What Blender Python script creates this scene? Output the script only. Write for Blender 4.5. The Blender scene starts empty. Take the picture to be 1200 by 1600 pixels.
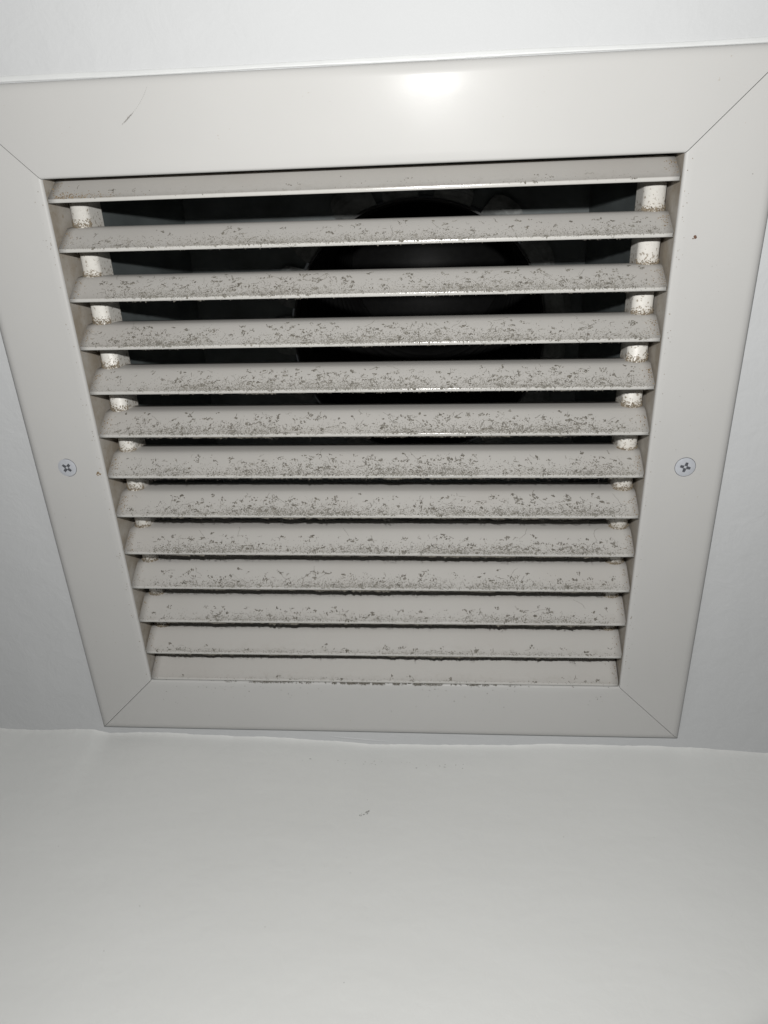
import bpy, bmesh, math, random
from mathutils import Matrix, Vector
random.seed(7)
scene = bpy.context.scene
COL = scene.collection
# World axes: X right, Y towards the wall (down in the picture), Z up. The vent face lies on the ceiling at z = 0.

# ------------------------------------------------------------------ camera
cam_d = bpy.data.cameras.new('camera'); cam = bpy.data.objects.new('camera', cam_d); COL.objects.link(cam)
R = ((0.9966710508, 0.0391532654, 0.0715111056),      # picture right
     (-0.0037067552, 0.8979904275, -0.4399993774),    # picture down
     (-0.0814437007, 0.4382695677, 0.8951461946))     # forward
CAM = Vector((0.03534316, -0.00654881, -0.31604022))
m = Matrix(((R[0][0], -R[1][0], -R[2][0], CAM.x),
            (R[0][1], -R[1][1], -R[2][1], CAM.y),
            (R[0][2], -R[1][2], -R[2][2], CAM.z), (0, 0, 0, 1)))
cam.matrix_world = m
cam_d.sensor_fit = 'HORIZONTAL'; cam_d.sensor_width = 36.0
cam_d.lens = 36.0 * 1170.56 / 1200.0
cam_d.clip_start = 0.005; cam_d.clip_end = 50
scene.camera = cam

# ------------------------------------------------------------------ light: the phone's flash, plus the dim room
w = bpy.data.worlds.new('World'); scene.world = w; w.use_nodes = True
w.node_tree.nodes['Background'].inputs[0].default_value = (0.90, 0.96, 1.0, 1)
w.node_tree.nodes['Background'].inputs[1].default_value = 0.02
LIGHT = Vector((0.028, -0.040, -0.292))
ld = bpy.data.lights.new('phone_flash', 'SPOT'); ld.energy = 5.25; ld.shadow_soft_size = 0.0032
ld.color = (1.0, 0.99, 0.968); ld.spot_size = math.radians(97); ld.spot_blend = 0.16
lo = bpy.data.objects.new('phone_flash', ld); COL.objects.link(lo); lo.location = LIGHT
lo.rotation_euler = Vector(R[2]).to_track_quat('-Z', 'Y').to_euler()
scene.view_settings.view_transform = 'Standard'
scene.view_settings.look = 'None'
scene.view_settings.gamma = 1.0
scene.view_settings.use_curve_mapping = False
scene.view_settings.exposure = 0.09

# ------------------------------------------------------------------ material helpers
def mat(name):
    M = bpy.data.materials.new(name); M.use_nodes = True
    return M, M.node_tree, M.node_tree.nodes['Principled BSDF']
def N(nt, kind, **kw):
    n = nt.nodes.new(kind)
    for k, v in kw.items():
        if k.startswith('_'): setattr(n, k[1:], v)
        else: n.inputs[k.replace('__', ' ')].default_value = v
    return n
def L(nt, a, b): nt.links.new(a, b)
def ramp(nt, src, p0, p1, c0=(0, 0, 0, 1), c1=(1, 1, 1, 1)):
    r = nt.nodes.new('ShaderNodeValToRGB'); L(nt, src, r.inputs[0])
    r.color_ramp.elements[0].position = p0; r.color_ramp.elements[1].position = p1
    r.color_ramp.elements[0].color = c0; r.color_ramp.elements[1].color = c1
    return r.outputs[0]
def mix(nt, fac, a, b, blend='MIX'):
    n = nt.nodes.new('ShaderNodeMix'); n.data_type = 'RGBA'; n.blend_type = blend
    for s, v in ((n.inputs[0], fac), (n.inputs[6], a), (n.inputs[7], b)):
        if hasattr(v, 'is_output'): L(nt, v, s)
        elif isinstance(v, (int, float)): s.default_value = v
        else: s.default_value = (*v, 1)
    return n.outputs[2]
def mth(nt, op, a, b=0.0, clamp=False):
    n = nt.nodes.new('ShaderNodeMath'); n.operation = op; n.use_clamp = clamp
    for s, v in ((n.inputs[0], a), (n.inputs[1], b)):
        if hasattr(v, 'is_output'): L(nt, v, s)
        else: s.default_value = v
    return n.outputs[0]
def noise(nt, vec, scale, detail=3.0, rough=0.5, dist=0.0):
    n = N(nt, 'ShaderNodeTexNoise', Scale=scale, Detail=detail, Roughness=rough, Distortion=dist)
    L(nt, vec, n.inputs['Vector']); return n.outputs['Fac']
def objco(nt): return nt.nodes.new('ShaderNodeTexCoord').outputs['Object']
def bump(nt, bs, h, strength, dist, prev=None):
    b = N(nt, 'ShaderNodeBump', Strength=strength, Distance=dist)
    L(nt, h, b.inputs['Height'])
    if prev: L(nt, prev, b.inputs['Normal'])
    L(nt, b.outputs[0], bs.inputs['Normal']); return b.outputs[0]

def paint(name, col, rough, peel=0.0, peel_scale=900, spots=0.0, tint=(0.55, 0.5, 0.42), blotch=0.06):
    M, nt, bs = mat(name); co = objco(nt)
    big = noise(nt, co, 14, 4, .6)
    c = mix(nt, mth(nt, 'MULTIPLY', ramp(nt, big, .35, .7), blotch * 4), col, tuple(a * (1 - 2 * blotch) for a in col))
    if spots:
        s1 = ramp(nt, noise(nt, co, 620, 2, .6), .735, .77)
        s2 = ramp(nt, noise(nt, co, 45, 2), .50, .66)
        f = mth(nt, 'MULTIPLY', mth(nt, 'MULTIPLY', s1, s2), spots)
        c = mix(nt, f, c, tint)
    L(nt, c, bs.inputs['Base Color'])
    rr = noise(nt, co, 60, 3)
    L(nt, mth(nt, 'ADD', mth(nt, 'MULTIPLY', rr, .12), rough - .06), bs.inputs['Roughness'])
    if peel: 
        b1 = bump(nt, bs, noise(nt, co, peel_scale, 2), peel, .0002)
        bump(nt, bs, noise(nt, co, 35, 3), peel, .0018, b1)
    return M
M_FRAME = paint('white_frame_enamel', (.458, .455, .4455), .21, .03, 1500, .8, (.30, .25, .19))
M_FRAME.node_tree.nodes['Principled BSDF'].inputs['Specular IOR Level'].default_value = .026
M_FRAME.node_tree.nodes['Principled BSDF'].inputs['Coat Weight'].default_value = .10
M_FRAME.node_tree.nodes['Principled BSDF'].inputs['Coat Roughness'].default_value = .36

def ceiling_mat():
    M, nt, bs = mat('ceiling_paint'); co = objco(nt)
    big = noise(nt, co, 9, 4, .6)
    c = mix(nt, ramp(nt, big, .3, .75), (.508, .517, .525), (.486, .495, .502))
    L(nt, c, bs.inputs['Base Color']); bs.inputs['Roughness'].default_value = .85; bs.inputs['Specular IOR Level'].default_value = .15
    b1 = bump(nt, bs, noise(nt, co, 420, 3, .55), .14, .0005)
    b2 = bump(nt, bs, noise(nt, co, 75, 4, .6, .6), .30, .0012, b1)
    bump(nt, bs, noise(nt, co, 16, 3), .38, .003, b2)
    return M
M_CEIL = ceiling_mat()
def wall_mat():
    M, nt, bs = mat('wall_paint'); co = objco(nt)
    mp = N(nt, 'ShaderNodeMapping'); L(nt, co, mp.inputs[0]); mp.inputs['Scale'].default_value = (1, 1, 2.2)
    big = noise(nt, mp.outputs[0], 7, 4, .6)
    c = mix(nt, ramp(nt, big, .3, .72), (.612, .618, .607), (.590, .596, .584))
    L(nt, c, bs.inputs['Base Color']); bs.inputs['Roughness'].default_value = .5
    b1 = bump(nt, bs, noise(nt, co, 260, 3, .5), .16, .0004)
    b2 = bump(nt, bs, noise(nt, co, 70, 4, .6, .8), .22, .0009, b1)
    bump(nt, bs, noise(nt, mp.outputs[0], 18, 3), .28, .003, b2)
    return M
M_WALL = wall_mat()

def blade_mat():
    M, nt, bs = mat('dusty_slat_enamel')
    tc = nt.nodes.new('ShaderNodeTexCoord'); uv = tc.outputs['UV']
    oi = nt.nodes.new('ShaderNodeObjectInfo')
    off = nt.nodes.new('ShaderNodeCombineXYZ')
    L(nt, mth(nt, 'MULTIPLY', oi.outputs['Random'], 7.3), off.inputs[2])
    ad = nt.nodes.new('ShaderNodeVectorMath'); ad.operation = 'ADD'
    L(nt, uv, ad.inputs[0]); L(nt, off.outputs[0], ad.inputs[1]); co = ad.outputs[0]
    sp = nt.nodes.new('ShaderNodeSeparateXYZ'); L(nt, uv, sp.inputs[0])
    v = sp.outputs['Y']                                    # metres back from the front lip
    near = mth(nt, 'SUBTRACT', 1.0, mth(nt, 'DIVIDE', v, .0085), True)   # 1 at the lip, 0 past 8.5 mm
    near2 = mth(nt, 'MULTIPLY', near, near)
    # the film of fine dust, thicker in the hollow behind the lip
    film = mth(nt, 'MULTIPLY', ramp(nt, noise(nt, co, 55, 3), .35, .65), near, True)
    c = mix(nt, mth(nt, 'MULTIPLY', film, .35), (.415, .404, .385), (.335, .322, .296))
    # pinkish brown wash here and there
    c = mix(nt, mth(nt, 'MULTIPLY', ramp(nt, noise(nt, co, 22, 2), .5, .75), .35), c, (.385, .362, .338))
    # fine grains
    g = noise(nt, co, 1500, 2, .6)
    thr = mth(nt, 'SUBTRACT', .74, mth(nt, 'MULTIPLY', near2, .17))
    gr = mth(nt, 'MULTIPLY', mth(nt, 'SUBTRACT', g, thr), 14, True)
    patch = ramp(nt, noise(nt, co, 70, 3), .32, .55)
    gr = mth(nt, 'MULTIPLY', mth(nt, 'MULTIPLY', gr, patch), .75)
    body = mth(nt, 'GREATER_THAN', v, .0013)
    gr = mth(nt, 'MULTIPLY', gr, body)
    c = mix(nt, gr, c, (.20, .185, .155))
    sm = ramp(nt, noise(nt, co, 300, 3, .65), .52, .66)
    c = mix(nt, mth(nt, 'MULTIPLY', mth(nt, 'MULTIPLY', sm, near), .38), c, (.27, .25, .215))
    lip = mth(nt, 'LESS_THAN', v, .0017)
    c = mix(nt, mth(nt, 'MULTIPLY', lip, .75), c, (.49, .485, .465))
    L(nt, c, bs.inputs['Base Color'])
    L(nt, mth(nt, 'SUBTRACT', .62, mth(nt, 'MULTIPLY', lip, .47)), bs.inputs['Roughness'])
    b1 = bump(nt, bs, g, .12, .0003)
    bump(nt, bs, noise(nt, co, 40, 2), .10, .001, b1)
    return M
M_BLADE = blade_mat()

def simple(name, col, rough=.8, metal=0.0, var=.25, scale=700, bstr=0.0):
    M, nt, bs = mat(name); co = objco(nt)
    c = mix(nt, ramp(nt, noise(nt, co, scale, 3, .6), .3, .7), tuple(a * (1 - var) for a in col), tuple(min(1, a * (1 + var)) for a in col))
    L(nt, c, bs.inputs['Base Color']); bs.inputs['Roughness'].default_value = rough; bs.inputs['Metallic'].default_value = metal
    if bstr: bump(nt, bs, noise(nt, co, scale, 3), bstr, .0004)
    return M
M_DUST = simple('grey_dust', (.20, .19, .168), .95, 0, .35, 900)
M_LINT = simple('dark_lint', (.14, .13, .11), .95, 0, .4, 900)
M_LINT_SHADE = simple('lint_shade_black', (.035, .031, .026), .95, 0, .4, 900)  # near-black colour puts the shade under the lips into the lint
M_GRIME = simple('brown_grime', (.20, .145, .085), .9, 0, .5, 1200, .3)
M_ZINC = simple('screw_enamel', (.56, .58, .62), .32, .25, .06, 300, .05)
M_RECESS = simple('screw_recess_grime_shade', (.085, .09, .10), .4, 0, .3, 900)  # grime colour, darkened so the shallow recess reads as deep shade
M_RUST = simple('tan_grime_crust', (.19, .155, .11), .9, 0, .5, 1400, .3)
M_DUCT = simple('duct_lining', (.066, .076, .077), .55, .25, .30, 45, .25)
M_TAB = simple('dull_galvanised_tab', (.085, .09, .088), .5, .35, .5, 160, .25)
M_HOSE = simple('black_hose', (.010, .010, .010), .6, 0, .3, 200)
M_CAULK2 = simple('ceiling_caulk', (.60, .61, .61), .38, 0, .03, 60, .1)

def rail_mat():
    M, nt, bs = mat('speckled_white_rail'); co = objco(nt)
    sp = nt.nodes.new('ShaderNodeSeparateXYZ'); L(nt, co, sp.inputs[0])
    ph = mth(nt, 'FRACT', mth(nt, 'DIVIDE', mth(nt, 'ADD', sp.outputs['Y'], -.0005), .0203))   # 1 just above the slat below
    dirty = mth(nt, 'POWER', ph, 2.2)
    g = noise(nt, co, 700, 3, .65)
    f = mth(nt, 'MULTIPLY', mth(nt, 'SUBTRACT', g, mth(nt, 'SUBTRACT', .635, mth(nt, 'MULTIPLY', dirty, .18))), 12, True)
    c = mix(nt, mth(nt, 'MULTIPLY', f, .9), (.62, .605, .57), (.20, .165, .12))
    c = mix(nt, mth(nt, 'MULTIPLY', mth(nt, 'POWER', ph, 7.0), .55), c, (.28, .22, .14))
    L(nt, c, bs.inputs['Base Color']); bs.inputs['Roughness'].default_value = .45
    bump(nt, bs, g, .3, .0004)
    return M
M_RAIL = rail_mat()
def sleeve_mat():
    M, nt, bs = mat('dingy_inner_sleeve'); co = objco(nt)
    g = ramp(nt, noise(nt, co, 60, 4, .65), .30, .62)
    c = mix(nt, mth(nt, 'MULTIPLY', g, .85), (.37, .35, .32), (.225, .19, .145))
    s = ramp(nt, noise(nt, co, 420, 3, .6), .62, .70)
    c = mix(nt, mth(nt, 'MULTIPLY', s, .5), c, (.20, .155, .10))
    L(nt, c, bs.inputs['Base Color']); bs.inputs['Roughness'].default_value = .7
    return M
M_SLEEVE = sleeve_mat()

# ------------------------------------------------------------------ object helpers
def link_mesh(name, verts, faces, mats, parent=None, smooth=False, fmat=None, uvs=None):
    me = bpy.data.meshes.new(name); me.from_pydata(verts, [], faces)
    for x in (mats if isinstance(mats, (list, tuple)) else [mats]): me.materials.append(x)
    if fmat: me.polygons.foreach_set('material_index', fmat)
    if uvs:
        ul = me.uv_layers.new(name='UVMap')
        for lp in me.loops: ul.data[lp.index].uv = uvs[lp.vertex_index]
    if smooth: me.polygons.foreach_set('use_smooth', [True] * len(me.polygons))
    me.update()
    o = bpy.data.objects.new(name, me); COL.objects.link(o)
    if parent: o.parent = parent
    return o
def fix_normals(o):
    b = bmesh.new(); b.from_mesh(o.data); bmesh.ops.recalc_face_normals(b, faces=b.faces); b.to_mesh(o.data); b.free()
def empty(name, loc, label, cat, group=None):
    o = bpy.data.objects.new(name, None); COL.objects.link(o); o.location = loc
    o.empty_display_size = .01
    o['label'] = label; o['category'] = cat
    if group: o['group'] = group
    return o
def box(lo_, hi_):
    x0, y0, z0 = lo_; x1, y1, z1 = hi_
    v = [(x0, y0, z0), (x1, y0, z0), (x1, y1, z0), (x0, y1, z0), (x0, y0, z1), (x1, y0, z1), (x1, y1, z1), (x0, y1, z1)]
    f = [(0, 3, 2, 1), (4, 5, 6, 7), (0, 1, 5, 4), (1, 2, 6, 5), (2, 3, 7, 6), (3, 0, 4, 7)]
    return v, f

H = 0.125          # half the opening
CY = 0.125         # the opening runs from y = 0 to y = 0.25
FL = 0.0338        # flange width
CZ = 0.0030        # height of the ceiling surface above the flange face's inner edge

# ------------------------------------------------------------------ ceiling, wall
def wall_y(x): return 0.2945 + 0.0172 * x
def build_ceiling():
    hole = H + .012
    xs = [-1.6, -hole, hole, 1.6]; ys = [-1.6, CY - hole, CY + hole]
    V = []; F = []
    def quad(a, b, c, d):
        i = len(V); V.extend([a, b, c, d]); F.append((i, i + 1, i + 2, i + 3))
    def yb(x): return wall_y(x) + .012
    for i in range(3):
        for j in range(3):
            if i == 1 and j == 1: continue
            x0, x1 = xs[i], xs[i + 1]; y0 = ys[j]
            ya, yb_ = (ys[j + 1], ys[j + 1]) if j < 2 else (yb(x0), yb(x1))
            quad((x0, y0, CZ), (x0, ya, CZ), (x1, yb_, CZ), (x1, y0, CZ))
    # slab edges round the opening give the board its thickness
    h = hole
    for a, b in (((-h, CY - h), (h, CY - h)), ((h, CY - h), (h, CY + h)), ((h, CY + h), (-h, CY + h)), ((-h, CY + h), (-h, CY - h))):
        quad((a[0], a[1], CZ), (b[0], b[1], CZ), (b[0], b[1], CZ + .013), (a[0], a[1], CZ + .013))
    o = link_mesh('ceiling', V, F, M_CEIL); o['kind'] = 'structure'
    return o
ceiling = build_ceiling()
# the plaster of the wall follows the ragged painted line at the ceiling
EDGE = [(-1.6, .268), (-.40, .287), (-.222, .2886), (-.206, .2893), (-.168, .2881), (-.156, .2903), (-.133, .2893), (-.083, .2908), (-.070, .2908),
        (-.028, .2925), (-.006, .2948), (.025, .2942), (.072, .2932), (.09, .2916), (.142, .2914), (.162, .2922), (.207, .2945), (.3, .2955), (1.6, .318)]
def edge_y(x):
    for (a, ya), (b, yb) in zip(EDGE, EDGE[1:]):
        if a <= x <= b:
            t = (x - a) / (b - a); t = t * t * (3 - 2 * t); return ya + (yb - ya) * t
    return EDGE[-1][1]
xs = [-1.6, -1.2, -.8, -.6] + [-.45 + .0015 * q for q in range(601)] + [.6, .8, 1.2, 1.6]
zs = [0, -.0006, -.0014, -.003, -.005, -.008, -.012, -.017, -.024, -.034, -.048, -.07, -.1, -.16, -.4, -1.2, -2.2]
V = []; F = []; rag = 0
for x in xs:
    rag = rag * .72 + random.gauss(0, .00013)
    d = min(.007, max(-.003, wall_y(x) - edge_y(x))) + rag
    for q, z in enumerate(zs):
        fall = math.exp(z / .020); fr_ = math.exp(z / .0025)
        V.append((x, wall_y(x) - (d - rag) * fall - rag * fr_ + (.0009 * (1 - math.exp(z / .0012))), CZ + .0004 + z))
nz = len(zs)
for a in range(len(xs) - 1):
    for q in range(nz - 1):
        F.append((a * nz + q, a * nz + q + 1, (a + 1) * nz + q + 1, (a + 1) * nz + q))
nf = len(V)
V += [(-1.6, .45, CZ + .0004), (1.6, .45, CZ + .0004), (1.6, .45, -2.2), (-1.6, .45, -2.2)]
F.append((nf, nf + 1, nf + 2, nf + 3))
wall = link_mesh('wall', V, F, M_WALL, smooth=True); wall['kind'] = 'structure'
# a smear of caulk on the ceiling just before the corner
V = []; F = []
for q in range(41):
    t = q / 40; x = -.031 + .047 * t; y = .2893 + .0043 * t ** .7; hh = .00035 * math.sin(math.pi * min(1, t * 1.1 + .02)) ** .5 * (1 - .6 * t)
    for k_ in range(5):
        a = k_ / 4 * math.pi; V.append((x, y + .0007 * math.cos(a), CZ + .0001 - hh * math.sin(a)))
for q in range(40):
    for k_ in range(4): F.append((q * 5 + k_, q * 5 + k_ + 1, q * 5 + k_ + 6, q * 5 + k_ + 5))
link_mesh('caulk_smear', V, F, M_CEIL, ceiling, smooth=True)

# bead of caulk along the near edge of the frame
V = []; F = []; n = 0
x = -.20
while x < .20:
    y0 = -FL - .0003 + .00012 * math.sin(x * 60) + random.gauss(0, .00003)
    wd = .0022 + .0003 * math.sin(x * 43)
    for k in range(7):
        t = k / 6
        V.append((x, y0 - wd * t, CZ - .0009 * (1 - t) ** .8 * (1 if k else .3) + .0002 * (k == 6)))
    n += 1; x += .002
for i in range(n - 1):
    for k in range(6):
        a = i * 7 + k; F.append((a, a + 1, a + 8, a + 7))
c = link_mesh('caulk_bead', V, F, M_CAULK2, ceiling, smooth=True)

# ------------------------------------------------------------------ the vent
vent = empty('air_vent', (0, CY, 0), 'square white louvred air vent with dusty slats set in the ceiling', 'air vent')
VI = Matrix.Translation(Vector((0, -CY, 0)))
def vp(p): return (p[0], p[1] - CY, p[2])          # world -> vent local

# frame: four mitred rails, an L profile (inner sleeve, rolled edge, flat flange, turned-down outer lip)
PROF = [(.0000, .034), (.0000, .0335), (.0000, .028), (.0000, .016), (.0000, .008), (.0000, .004), (.0000, .0016), (.00012, .0007), (.0005, .00018), (.0011, .0), (.004, -.00008), (.012, -.0003), (.022, -.00058),
        (.0295, -.00075), (.0306, -.00074), (.0318, -.00055), (.0328, -.00012), (.03345, .0004), (FL, .0011), (FL, .00135),
        (FL - .0008, .0013), (.0305, .00055), (.0020, .0012), (.0012, .002), (.0012, .0335), (.0012, .034)]
def frame_side(side):
    n_ = {'top': (0, -1), 'bottom': (0, 1), 'left': (-1, 0), 'right': (1, 0)}[side]
    t_ = (-n_[1], n_[0])
    V = []; F = []; fm = []
    NS = 24; gap = .00019
    for s in range(NS + 1):
        q = -1 + 2 * s / NS
        for (u, z) in PROF:
            e = (H + u) * q - math.copysign(gap, q) * (abs(q) == 1)
            wob = .00006 * math.sin(q * 5 + n_[0] * 2 + n_[1]) if u > .002 else 0
            V.append((n_[0] * (H + u) + t_[0] * e, n_[1] * (H + u) + t_[1] * e, z + wob))
    P = len(PROF)
    for s in range(NS):
        for k in range(P):
            k2 = (k + 1) % P
            F.append((s * P + k, s * P + k2, (s + 1) * P + k2, (s + 1) * P + k)); fm.append(1 if k < 6 else 0)
    for s0 in (0, NS * P):
        i0 = len(V); V += V[s0:s0 + P]; F.append(tuple(range(i0, i0 + P))); fm.append(0)
    o = link_mesh('frame_rail', V, F, [M_FRAME, M_SLEEVE], vent, smooth=True, fmat=fm)
    fix_normals(o)
    return o
fr = {s: frame_side(s) for s in ('top', 'bottom', 'left', 'right')}
for o in fr.values():
    for p in o.data.polygons:
        if len(p.vertices) > 4: p.use_smooth = False

# slats -------------------------------------------------------------
BP = [(0.0, .00055), (-.00008, .0002), (-.0003, .00003), (-.0007, 0.0), (-.0012, .00002), (-.0015, .0001), (-.00165, .0004),      # rounded front lip
      (-.0019, .0010), (-.0029, .0026), (-.0045, .0051), (-.0061, .0077), (-.0075, .0100), (-.0083, .0116), (-.0086, .0130), (-.0086, .0160), (-.0082, .0200), (-.0075, .0250)]
BACK = [(-.0063, .0250), (-.0070, .0200), (-.0074, .0160), (-.0074, .0134), (-.0071, .0122), (-.0052, .0089), (-.0034, .0060), (-.0017, .0034), (-.0006, .0022), (-.0001, .0012)]
arc = [0.0]
for a, b in zip(BP, BP[1:]): arc.append(arc[-1] + math.dist(a, b))
arc_back = [arc[-1] + .001 + .002 * i for i in range(len(BACK))]
BL = .1243
def blade_mesh():
    prof = BP + BACK; av = arc + arc_back; P = len(prof)
    V = []; F = []; uv = []
    NX = 60
    for i in range(NX + 1):
        x = -BL + 2 * BL * i / NX
        for k, (y, z) in enumerate(prof):
            xx = x
            if i in (0, NX):                                  # small radius at the front corners
                r = max(0, .0006 - z); xx = x - math.copysign(r * .8, x)
            V.append((xx, y, z)); uv.append((x, av[k]))
    for i in range(NX):
        for k in range(P):
            k2 = (k + 1) % P
            F.append((i * P + k, (i + 1) * P + k, (i + 1) * P + k2, i * P + k2))
    F.append(tuple(range(P))); F.append(tuple(NX * P + k for k in range(P)))
    me_o = link_mesh('blade', V, F, M_BLADE, vent, uvs=uv)
    fix_normals(me_o)
    for p in me_o.data.polygons: p.use_smooth = len(p.vertices) == 4
    return me_o
LY = [(8.9, 9.5), (28.0, 29.6), (48.2, 50.0), (68.8, 70.4), (89.0, 90.8), (109.5, 111.4), (130.0, 131.7), (150.6, 152.2), (171.3, 172.6), (191.3, 192.2), (211.8, 211.7), (232.0, 231.6), (249.3, 249.3)]
blade0 = blade_mesh()
blades = []
for i, (l, r) in enumerate(LY):
    b = blade0 if i == 0 else blade0.copy()
    if i: COL.objects.link(b); b.parent = vent
    b.location = (0, (l + r) / 2000 - CY, 0.0)
    b.rotation_euler = (0, 0, math.atan2((r - l) / 1000, .25))
    blades.append(b)
blades[0]['label'] = 'slat nearest the viewer, nearly free of dust, with a brown stain at its left end'

# dust -----------------------------------------------------------------
def on_face(v):
    """a point on the slat's seen side, v metres back from the lip, with its outward normal"""
    for i in range(len(arc) - 1):
        if arc[i] <= v <= arc[i + 1]:
            t = (v - arc[i]) / (arc[i + 1] - arc[i]); a, b = BP[i], BP[i + 1]
            d = Vector((0, b[0] - a[0], b[1] - a[1])).normalized()
            return Vector((0, a[0] + (b[0] - a[0]) * t, a[1] + (b[1] - a[1]) * t)), Vector((0, -d.z, d.y)), d
    return Vector((0, BP[-1][0], BP[-1][1])), Vector((0, -1, 0)), Vector((0, 0, 1))
# make sure the normal points to the viewer's side (down and towards -Y)
_p, _n, _d = on_face(.006)
NS_ = 1 if _n.y < 0 else -1
class Dust:
    def __init__(s, seed): s.V = []; s.F = []; s.m = []; s.r = random.Random(seed)
    def flake(s, x, v, size, mt=0, lift=.00012, aspect=1.0, ang=None):
        r = s.r; p, n, d = on_face(max(v, .0004)); n = n * NS_
        e = Vector((1, 0, 0)); k = r.choice((5, 6, 7)); a0 = r.random() * 6.28
        ang = r.random() * 3.14 if ang is None else ang
        c, sn = math.cos(ang), math.sin(ang)
        base = Vector((x, p.y, p.z))
        i0 = len(s.V); s.V.append(tuple(base + n * (lift + size * .25)))
        for q in range(k):
            a = a0 + 6.283 * q / k; rr = size * (.55 + .75 * r.random())
            u, w_ = rr * math.cos(a) * aspect, rr * math.sin(a)
            u, w_ = u * c - w_ * sn, u * sn + w_ * c
            s.V.append(tuple(base + e * u + d * w_ + n * lift * .3))
        for q in range(k): s.F.append((i0, i0 + 1 + q, i0 + 1 + (q + 1) % k)); s.m.append(mt)
    def fibre(s, x, v, length, wid, mt=0, ang=None, curl=.5):
        r = s.r; a = r.random() * 6.28 if ang is None else ang
        step = .00035; k = max(2, int(length / step)); prev = None
        for q in range(k):
            p, n, d = on_face(min(max(v, .0004), .0195)); n = n * NS_
            base = Vector((x, p.y, p.z)) + n * .00018
            t = Vector((math.cos(a), 0, 0)) + d * math.sin(a)
            b = n.cross(t).normalized() * wid * (.5 + .9 * r.random()) * .5
            i0 = len(s.V); s.V.extend([tuple(base + b), tuple(base + n * wid * .6), tuple(base - b)])
            if prev is not None:
                s.F.append((prev, prev + 1, i0 + 1, i0)); s.F.append((prev + 1, prev + 2, i0 + 2, i0 + 1)); s.m += [mt, mt]
            prev = i0; x += step * math.cos(a); v += step * math.sin(a); a += r.gauss(0, curl)
    def blob(s, c, size, mt=1):
        r = s.r; i0 = len(s.V)
        ax = [(1, 0, 0), (-1, 0, 0), (0, 1, 0), (0, -1, 0), (0, 0, 1), (0, 0, -1)]
        for a in ax:
            k = size * (.5 + .9 * r.random())
            s.V.append((c[0] + a[0] * k * 1.3, c[1] + a[1] * k, c[2] + a[2] * k))
        for f in ((0, 2, 4), (2, 1, 4), (1, 3, 4), (3, 0, 4), (2, 0, 5), (1, 2, 5), (3, 1, 5), (0, 3, 5)):
            s.F.append(tuple(i0 + q for q in f)); s.m.append(mt)
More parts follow.
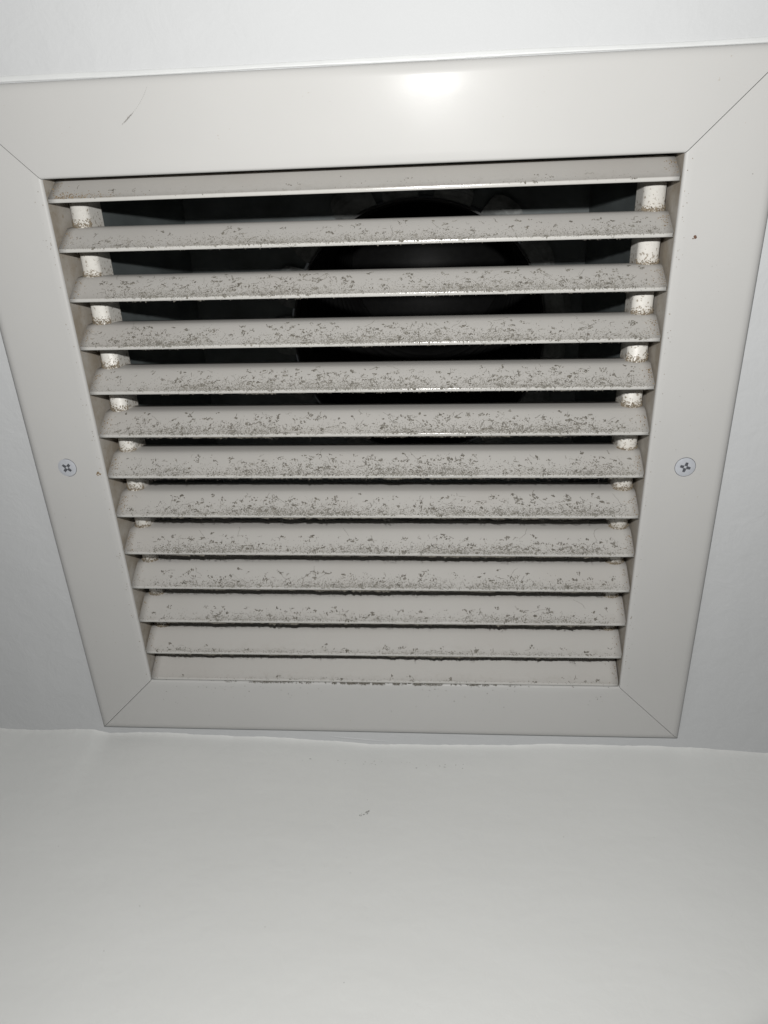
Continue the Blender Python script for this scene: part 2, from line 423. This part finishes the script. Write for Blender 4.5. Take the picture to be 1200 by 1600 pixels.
# per slat: amount of specks, reach up the slat (m), fringe under the lip, large marks
AMT = [(.03, .008, 0, 1), (.75, .0095, .10, 10), (1.0, .0105, .18, 22), (1.0, .0105, .2, 24), (1.0, .0105, .4, 24), (1.0, .010, .6, 24), (1.0, .010, 1.0, 22),
       (1.0, .0095, 1.1, 20), (.9, .0085, 1.3, 15), (.75, .008, 1.6, 12), (.5, .007, 1.7, 9), (.22, .0035, 1.4, 3), (.05, .0022, 1.0, 1)]
def env(x, i):
    """more dust in the middle of each slat than at its ends"""
    e = min(1, (BL - abs(x - .005)) / .028); e = max(.2, e)
    m_ = .55 + .30 * math.sin(x * (37 + 5 * (i % 4)) + i * 2.3) + .22 * math.sin(x * (83 + 7 * (i % 3)) + i * 5.1) + .15 * math.sin(x * 190 + i)
    return e * max(.32, min(1.1, m_ + .22))
for i, b in enumerate(blades):
    amt, reach, fringe, marks = AMT[i]; D = Dust(100 + i); r = D.r
    # fine grains gathering towards the lip
    nn = int(6800 * amt); cnt = 0
    while cnt < nn:
        x = r.uniform(-BL + .002, BL - .002)
        if r.random() > env(x, i): continue
        v = .0016 + abs(r.gauss(0, 1)) * reach * .33
        if v > .0145: continue
        D.flake(x, v, r.uniform(.00007, .00021) * (1.4 if r.random() < .2 else 1), 0, aspect=r.uniform(.7, 1.8)); cnt += 1
    # clumps and curled strands
    for q in range(int(marks * 19)):
        x = r.uniform(-BL + .006, BL - .006)
        if r.random() > env(x, i) + .15: continue
        v = .002 + (r.random() ** 1.5) * reach * 1.15
        kind = r.random()
        if kind < .06 and i > 1:
            for k in range(r.randint(1, 3)): D.flake(x + r.gauss(0, .0007), v, r.uniform(.00035, .00060), r.choice((0, 1)), aspect=r.uniform(.8, 2.2))
        elif kind < .55:
            for k in range(r.randint(3, 11)):
                D.flake(x + r.gauss(0, .0008), min(.0155, max(.0016, v + r.gauss(0, .0005))), r.uniform(.00012, .00044), r.choice((0, 0, 1)), aspect=r.uniform(.6, 2))
        elif kind < .92:
            D.fibre(x, v, r.uniform(.001, .004), r.uniform(.00012, .00030), 0, curl=.6)
            for k in range(r.randint(1, 4)): D.flake(x + r.gauss(0, .0006), max(.0016, v + r.gauss(0, .0004)), r.uniform(.0001, .0003), 0)
        else:
            D.fibre(x, v, r.uniform(.004, .009), .00014, 0, curl=.18)
    # brown specks where the slat's ends meet the sleeve
    for q in range(int(90 if i < 9 else 25)):
        sg = r.choice((-1, 1)); D.flake(sg * (BL - abs(r.gauss(0, .0022)) - .0003), .002 + r.random() ** .6 * .011, r.uniform(.00008, .00026), 2, aspect=r.uniform(.7, 2))
    # larger torn flakes, a few to a slat
    for q in range(int(marks * 1.8)):
        x = r.uniform(-BL + .008, BL - .008); v = .003 + r.random() * reach * 1.2
        if r.random() > env(x, i) + .25: continue
        for k in range(r.randint(4, 9)):
            D.flake(x + r.gauss(0, .00045), min(.0155, max(.0018, v + r.gauss(0, .00032))), r.uniform(.00018, .00042), 1, aspect=r.uniform(.7, 1.8))
        if r.random() < .5: D.fibre(x, v, r.uniform(.0015, .004), .0002, 1, curl=.4)
    # grains clinging to the lip
    for q in range(int(500 * amt)):
        x = r.uniform(-BL + .004, BL - .004)
        if r.random() < env(x, i): D.flake(x, r.uniform(.0003, .0016), r.uniform(.00006, .00016), 0, lift=.00006)
    # ragged fringe of lint hanging from the under edge of the lip
    x = -BL + .004; load = .5
    while x < BL - .004:
        load = min(1.4, max(0, load + r.gauss(0, .25)))
        e = env(x, i) * fringe * load
        if i == 12:
            e = fringe * load * max(0, 1 - abs((x + .005) / .095)) * 1.9 + (.25 if r.random() < .05 else 0)
        if r.random() < e * 1.4:
            s_ = r.uniform(.00012, .00036) * (.7 + .6 * e)
            D.blob((x, r.uniform(-.0001, .0002) + s_ * .5, r.uniform(.0001, .0008)), s_, 1)
            if i == 12 and r.random() < .6 * e:
                for k in range(3): D.blob((x + r.gauss(0, .0002), s_ + abs(r.gauss(0, .00045)), -.0001), r.uniform(.00012, .00028), 1)
            if r.random() < .18 * e: D.blob((x, s_ * 1.6, .0006), s_ * .8, 1)
        x += r.uniform(.00012, .0004)
    # lint blackened to draw the ragged shadow edge under the lower slats' lips
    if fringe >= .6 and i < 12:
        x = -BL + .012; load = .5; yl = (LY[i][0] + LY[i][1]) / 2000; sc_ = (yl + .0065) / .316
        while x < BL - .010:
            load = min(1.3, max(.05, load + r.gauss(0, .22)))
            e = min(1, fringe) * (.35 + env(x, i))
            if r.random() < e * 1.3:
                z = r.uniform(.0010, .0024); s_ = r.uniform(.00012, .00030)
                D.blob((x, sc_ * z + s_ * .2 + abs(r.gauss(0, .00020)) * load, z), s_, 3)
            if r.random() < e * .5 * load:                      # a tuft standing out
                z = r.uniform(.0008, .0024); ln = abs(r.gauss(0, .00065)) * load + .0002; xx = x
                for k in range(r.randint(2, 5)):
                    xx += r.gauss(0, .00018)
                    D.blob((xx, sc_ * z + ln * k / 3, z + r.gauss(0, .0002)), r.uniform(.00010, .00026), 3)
            x += r.uniform(.00018, .00042)
    # brown stain at the left end of the first slat
    if i == 0:
        for q in range(260):
            x = -BL + .003 + abs(r.gauss(0, .012)); v = .002 + abs(r.gauss(0, .0018)) 
            D.flake(x, v, r.uniform(.0001, .0003), 2)
    if D.V:
        o = link_mesh('dust', D.V, D.F, [M_DUST, M_LINT, M_GRIME, M_LINT_SHADE], b, fmat=D.m)
        o['kind'] = 'stuff'

# side rails through the slats --------------------------------------------
def side_rail(sx):
    cx = .1185 if sx < 0 else .1192; rad = .0040 if sx < 0 else .0044; zf = .0123; zb = .0275
    pr = []
    for k in range(13):
        a = math.pi * k / 12
        pr.append((cx - rad * math.cos(a), zf + rad * (1 - math.sin(a)) * .85))
    pr += [(cx + rad, zb), (cx - rad, zb)]
    V = []; F = []; P = len(pr)
    for y in (.0008, .2492):
        for (x, z) in pr: V.append((sx * x, y - CY, z))
    for k in range(P): F.append((k, (k + 1) % P, P + (k + 1) % P, P + k))
    F.append(tuple(range(P))); F.append(tuple(range(P, 2 * P)))
    o = link_mesh('side_rail', V, F, M_RAIL, vent); fix_normals(o)
    for p in o.data.polygons: p.use_smooth = len(p.vertices) == 4 and abs(p.normal.z) > .15
    # crust of grime where each slat meets the rail
    D = Dust(900 + int(sx)); r = D.r
    for i, (l, rr) in enumerate(LY[1:], 1):
        yb = (l if sx < 0 else rr) / 1000
        heavy = .6 + .8 * r.random()
        for q in range(int(170 * heavy)):
            a = r.uniform(.15, math.pi - .15)
            x = cx - (rad + .0002) * math.cos(a); z = zf + rad * (1 - math.sin(a)) * .85
            prof_y = -.0086
            D.blob((sx * x, yb + prof_y - CY - abs(r.gauss(0, .0011 * heavy)), z - .0001), r.uniform(.00008, .00032), 0)
    g = link_mesh('grime', D.V, D.F, [M_RUST], o, fmat=D.m); g['kind'] = 'stuff'
    return o
side_rail(-1); side_rail(1)

# screws ------------------------------------------------------------------
def screw(x, y, rot):
    r0 = .00435; NR, NT = 26, 96; V = []; F = []; fm = []
    def arm(px, py):
        c, s = math.cos(rot), math.sin(rot); a, b = px * c + py * s, -px * s + py * c
        a, b = abs(a), abs(b); lo_, hi_ = min(a, b), max(a, b)
        wdt = .00072 - .10 * hi_
        if hi_ < .00062 and lo_ < .00062: return .00022
        if hi_ < .0023 and lo_ < wdt: return .00030
        return 0
    V.append((0, 0, -.0002))
    dep = [1]
    for i in range(1, NR + 1):
        for j in range(NT):
            rr = r0 * i / NR; a = 2 * math.pi * j / NT; px, py = rr * math.cos(a), rr * math.sin(a)
            d = arm(px, py)
            z = -.00042 + .00026 * (rr / r0) ** 4 + d
            V.append((px, py, z)); dep.append(d)
    for j in range(NT): V.append((r0 * 1.005 * math.cos(2 * math.pi * j / NT), r0 * 1.005 * math.sin(2 * math.pi * j / NT), .0008)); dep.append(0)
    q0 = len(V)
    for rr_, zz in ((r0 * 1.0, -.00008), (r0 * 1.05, -.00004)):
        for j in range(NT): V.append((rr_ * math.cos(2 * math.pi * j / NT), rr_ * math.sin(2 * math.pi * j / NT), zz)); dep.append(0)
    for j in range(NT): F.append((q0 + j, q0 + (j + 1) % NT, q0 + NT + (j + 1) % NT, q0 + NT + j)); fm.append(1)
    for j in range(NT): F.append((0, 1 + j, 1 + (j + 1) % NT)); fm.append(0)
    for i in range(NR):
        for j in range(NT):
            a, b_, c_, d_ = 1 + i * NT + j, 1 + i * NT + (j + 1) % NT, 1 + (i + 1) * NT + (j + 1) % NT, 1 + (i + 1) * NT + j
            F.append((a, d_, c_, b_))
            ds = [dep[q] for q in (a, b_, c_, d_)]
            px, py = V[a][0], V[a][1]
            fm.append(1 if (max(ds) > .00025) else 0)
    o = link_mesh('screw', V, F, [M_ZINC, M_RECESS], vent, fmat=fm)
    fix_normals(o); o.location = (x, y - CY, -.00047)
    for p in o.data.polygons: p.use_smooth = False
    # the ring round the head carries the recess's grime, darkened like a shadow gap
    return o
screw(-.1427, .1240, math.radians(41)); screw(.1414, .1263, math.radians(14))

# marks on the frame ---------------------------------------------------
def flat_marks(name, items, material, parent, origin, zc, axis='z'):
    V = []; F = []; r = random.Random(len(items) * 7 + 3)
    for (x, y, s, asp, ang) in items:
        i0 = len(V); k = 8; c, sn = math.cos(ang), math.sin(ang)
        def put(u, w_, h):
            u, w_ = u * c - w_ * sn, u * sn + w_ * c
            if axis == 'z': V.append((x + u - origin[0], y + w_ - origin[1], zc(x, y) - h))
            else: V.append((x + u, wall_y(x + u) + .0009 - min(.007, wall_y(x) - edge_y(x)) * math.exp((y - CZ) / .020) - h - .0003, y + w_))
        put(0, 0, min(s * .3, .0002))
        for q in range(k):
            a = 6.283 * q / k; rr = s * (.7 + .6 * r.random()); put(rr * math.cos(a) * asp, rr * math.sin(a), .00002)
        for q in range(k): F.append((i0, i0 + 1 + q, i0 + 1 + (q + 1) % k))
    return link_mesh(name, V, F, material, parent)
def fz(x, y): return -.00078
rr = random.Random(5)
o = flat_marks('grime_spot', [(.1324, .0297, .00062, 1.1, .3), (.1316, .0303, .00022, 1.6, .5)], simple('reddish_spot', (.13, .07, .045), .8), fr['right'], (0, CY), lambda x, y: -.0004)
o = flat_marks('grime_spot', [(-.1283, .1268, .0007, 1.0, .2), (-.1275, .1275, .00045, 1.4, .5), (-.1290, .1275, .0004, 1, 0), (-.1285, .1281, .0003, 1.3, 0)], M_GRIME, fr['left'], (0, CY), lambda x, y: -.0003)
sc = []
for t in range(22):
    q = t / 21; sc.append((-.0757 - .0098 * q - .002 * q * q + .001 * math.sin(q * 3), -.0299 + .0117 * q, .00008 + .00018 * math.exp(-((q - .85) / .12) ** 2), 2.6, math.radians(128)))
flat_marks('scratch', sc, simple('scratch_grey', (.22, .215, .20), .7), fr['top'], (0, CY), fz)
sp = []
for t in range(60): sp.append((rr.uniform(-.12, .12), .2515 + abs(rr.gauss(0, .007)), rr.uniform(.00008, .00024), rr.uniform(.8, 1.8), rr.random() * 3))
for t in range(14): sp.append((rr.gauss(-.085, .012), .252 + abs(rr.gauss(0, .0015)), rr.uniform(.0001, .00022), 1.2, rr.random() * 3))
flat_marks('dust_speck', sp, M_DUST, fr['bottom'], (0, CY), fz)['kind'] = 'stuff'
for s_, xc in (('left', -.142), ('right', .142)):
    sp = [(xc + rr.gauss(0, .010), rr.uniform(.0, .25), rr.uniform(.00006, .00017), rr.uniform(.8, 2), rr.random() * 3) for _ in range(16)]
    sp = [q for q in sp if abs(q[0] - xc) < .013]
    flat_marks('dust_speck', sp, M_DUST, fr[s_], (0, CY), fz)['kind'] = 'stuff'
for s_, sg in (('left', -1), ('right', 1)):
    sp = [(sg * (H + .0012 + abs(rr.gauss(0, .0012))), rr.uniform(.0, .25), rr.uniform(.00008, .0002), rr.uniform(.8, 2), rr.random() * 3) for _ in range(70)]
    flat_marks('grime_speck', sp, M_RUST, fr[s_], (0, CY), lambda x, y: -.0001)['kind'] = 'stuff'
# smudge and specks on the wall
sm = []
for t in range(26):
    q = rr.random(); sm.append((-.0075 + .0045 * q + rr.gauss(0, .0004), -.0440 - .0038 * (1 - q) * .9 + .0004 + rr.gauss(0, .0005), rr.uniform(.00012, .0003), 1.8, rr.uniform(.5, 1.1)))
for t in range(24): sm.append((rr.uniform(-.05, .05), -.0115 + rr.gauss(0, .0012), rr.uniform(.0001, .00028), rr.uniform(1, 3), rr.gauss(0, .2)))
for t in range(34): sm.append((rr.uniform(-.2, .2), rr.uniform(-.15, -.02), rr.uniform(.00008, .00022), 1.2, rr.random() * 3))
flat_marks('scuff_mark', sm, simple('scuff_grey', (.30, .30, .285), .8), wall, (0, 0), None, 'wall')['kind'] = 'stuff'

# ------------------------------------------------------------------ the duct box above
duct = empty('duct_box', (0, CY, .03), 'dark metal duct box with a round hose opening seen behind the slats', 'duct')
DZ0, DZ1 = .036, .098; HX = .1195; DY0, DY1 = .004, .246
def part(name, verts, faces, material, parent, smooth=False):
    v = [(a, b_ - CY, c_ - .03) for a, b_, c_ in verts]
    o = link_mesh(name, v, faces, material, parent, smooth); fix_normals(o); return o
BOT = [(-HX, DY0), (HX, DY0), (HX, DY1), (-HX, DY1)]; TX0, TX1, TY0, TY1 = -.101, .1085, .006, .240
TOP = [(TX0, TY0), (TX1, TY0), (TX1, TY1), (TX0, TY1)]            # the box tapers towards its top panel
for q in range(4):
    a, b_ = q, (q + 1) % 4; cx_, cy_ = 0.0, CY
    def out(p): return (p[0] + math.copysign(.001, p[0] - cx_), p[1] + math.copysign(.001, p[1] - cy_))
    V = [(*BOT[a], DZ0), (*BOT[b_], DZ0), (*TOP[b_], DZ1), (*TOP[a], DZ1), (*out(BOT[a]), DZ0), (*out(BOT[b_]), DZ0), (*out(TOP[b_]), DZ1), (*out(TOP[a]), DZ1)]
    part('side_panel', V, [(0, 1, 2, 3), (7, 6, 5, 4), (0, 4, 5, 1), (1, 5, 6, 2), (2, 6, 7, 3), (3, 7, 4, 0)], M_DUCT, duct)
HCX, HCY, HR = .021, .0865, .0705
NT = 96; V = []; F = []
for z in (DZ1 + .0002, DZ1 + .0012):
    for j in range(NT):
        a = 2 * math.pi * j / NT; c, s = math.cos(a), math.sin(a)
        V.append((HCX + HR * c, HCY + HR * s, z))
    for j in range(NT):
        a = 2 * math.pi * j / NT; c, s = math.cos(a), math.sin(a)
        tx = ((TX1 + .0015 if c > 0 else TX0 - .0015) - HCX) / c if abs(c) > 1e-6 else 1e9
        ty = ((TY1 + .0015 if s > 0 else TY0 - .0015) - HCY) / s if abs(s) > 1e-6 else 1e9
        t = min(tx, ty); V.append((HCX + t * c, HCY + t * s, z))
for j in range(NT):
    k = (j + 1) % NT
    F.append((j, k, NT + k, NT + j)); F.append((2 * NT + j, 2 * NT + k, 3 * NT + k, 3 * NT + j)); F.append((j, k, 2 * NT + k, 2 * NT + j))
part('top_panel', V, F, M_DUCT, duct)
# collar, folded tabs, ribbed hose
V = []; F = []
for z in (DZ1 - .002, DZ1 + .03):
    for rr_ in (HR - .0015, HR - .0025):
        for j in range(NT):
            a = 2 * math.pi * j / NT; V.append((HCX + rr_ * math.cos(a), HCY + rr_ * math.sin(a), z))
for j in range(NT):
    k = (j + 1) % NT
    for a, b_ in ((0, 1), (1, 3), (3, 2), (2, 0)): F.append((a * NT + j, a * NT + k, b_ * NT + k, b_ * NT + j))
collar = part('collar', V, F, M_HOSE, duct)
NTAB = 17; rt = random.Random(3)
for t in range(NTAB):
    a0 = 2 * math.pi * (t + .1) / NTAB; wv = 2 * math.pi / NTAB * .80; V = []; F = []
    ln = .0135 + rt.uniform(-.003, .0015); lift = rt.uniform(.0006, .0035); wv *= rt.uniform(.85, 1.08)
    for k in range(5):
        q = k / 4
        for j in range(7):
            aa = a0 + wv * (j / 6) ; nar = 1 - .22 * q ** 2
            aa = a0 + wv * (.5 + (j / 6 - .5) * nar); rr_ = HR - .0015 + ln * q * (1 - .18 * abs(j / 3 - 1) ** 3)
            V.append((HCX + rr_ * math.cos(aa), HCY + rr_ * math.sin(aa), DZ1 - .0012 - lift * math.sin(q * 2.2)))
    for k in range(4):
        for j in range(6): a = k * 7 + j; F.append((a, a + 1, a + 8, a + 7))
    n0 = len(V); V += [(x, y, z + .0006) for x, y, z in V]; F += [tuple(n0 + q for q in reversed(f)) for f in F]
    rim = [j for j in range(7)] + [k * 7 + 6 for k in range(1, 5)] + [28 + j for j in range(5, -1, -1)] + [k * 7 for k in range(3, 0, -1)]
    for p, q in zip(rim, rim[1:] + rim[:1]): F.append((p, q, n0 + q, n0 + p))
    part('collar_tab', V, F, M_TAB, duct)
V = []; F = []; NZ = 60
for k in range(NZ + 1):
    z = DZ1 + .012 + .26 * k / NZ; rr_ = HR - .003 + .0022 * math.sin(k * 1.5)
    for j in range(48):
        a = 2 * math.pi * j / 48; V.append((HCX + rr_ * math.cos(a), HCY + rr_ * math.sin(a), z))
for k in range(NZ):
    for j in range(48): F.append((k * 48 + j, k * 48 + (j + 1) % 48, (k + 1) * 48 + (j + 1) % 48, (k + 1) * 48 + j))
F.append(tuple(NZ * 48 + j for j in range(48)))
part('flexible_hose', V, F, M_HOSE, duct, True)
# lining between the sleeve and the duct box, closing the roof space off
for lo_, hi_ in (((-H - .014, -.0095, .0305), (-HX - .0015, .2595, .0355)), ((HX + .0015, -.0095, .0305), (H + .014, .2595, .0355)),
                 ((-HX - .0015, -.0095, .0345), (HX + .0015, DY0 - .0015, .0358)), ((-HX - .0015, DY1 + .0015, .0345), (HX + .0015, .2595, .0358))):
    v, f = box(lo_, hi_); part('mounting_flange', v, f, M_DUCT, duct)
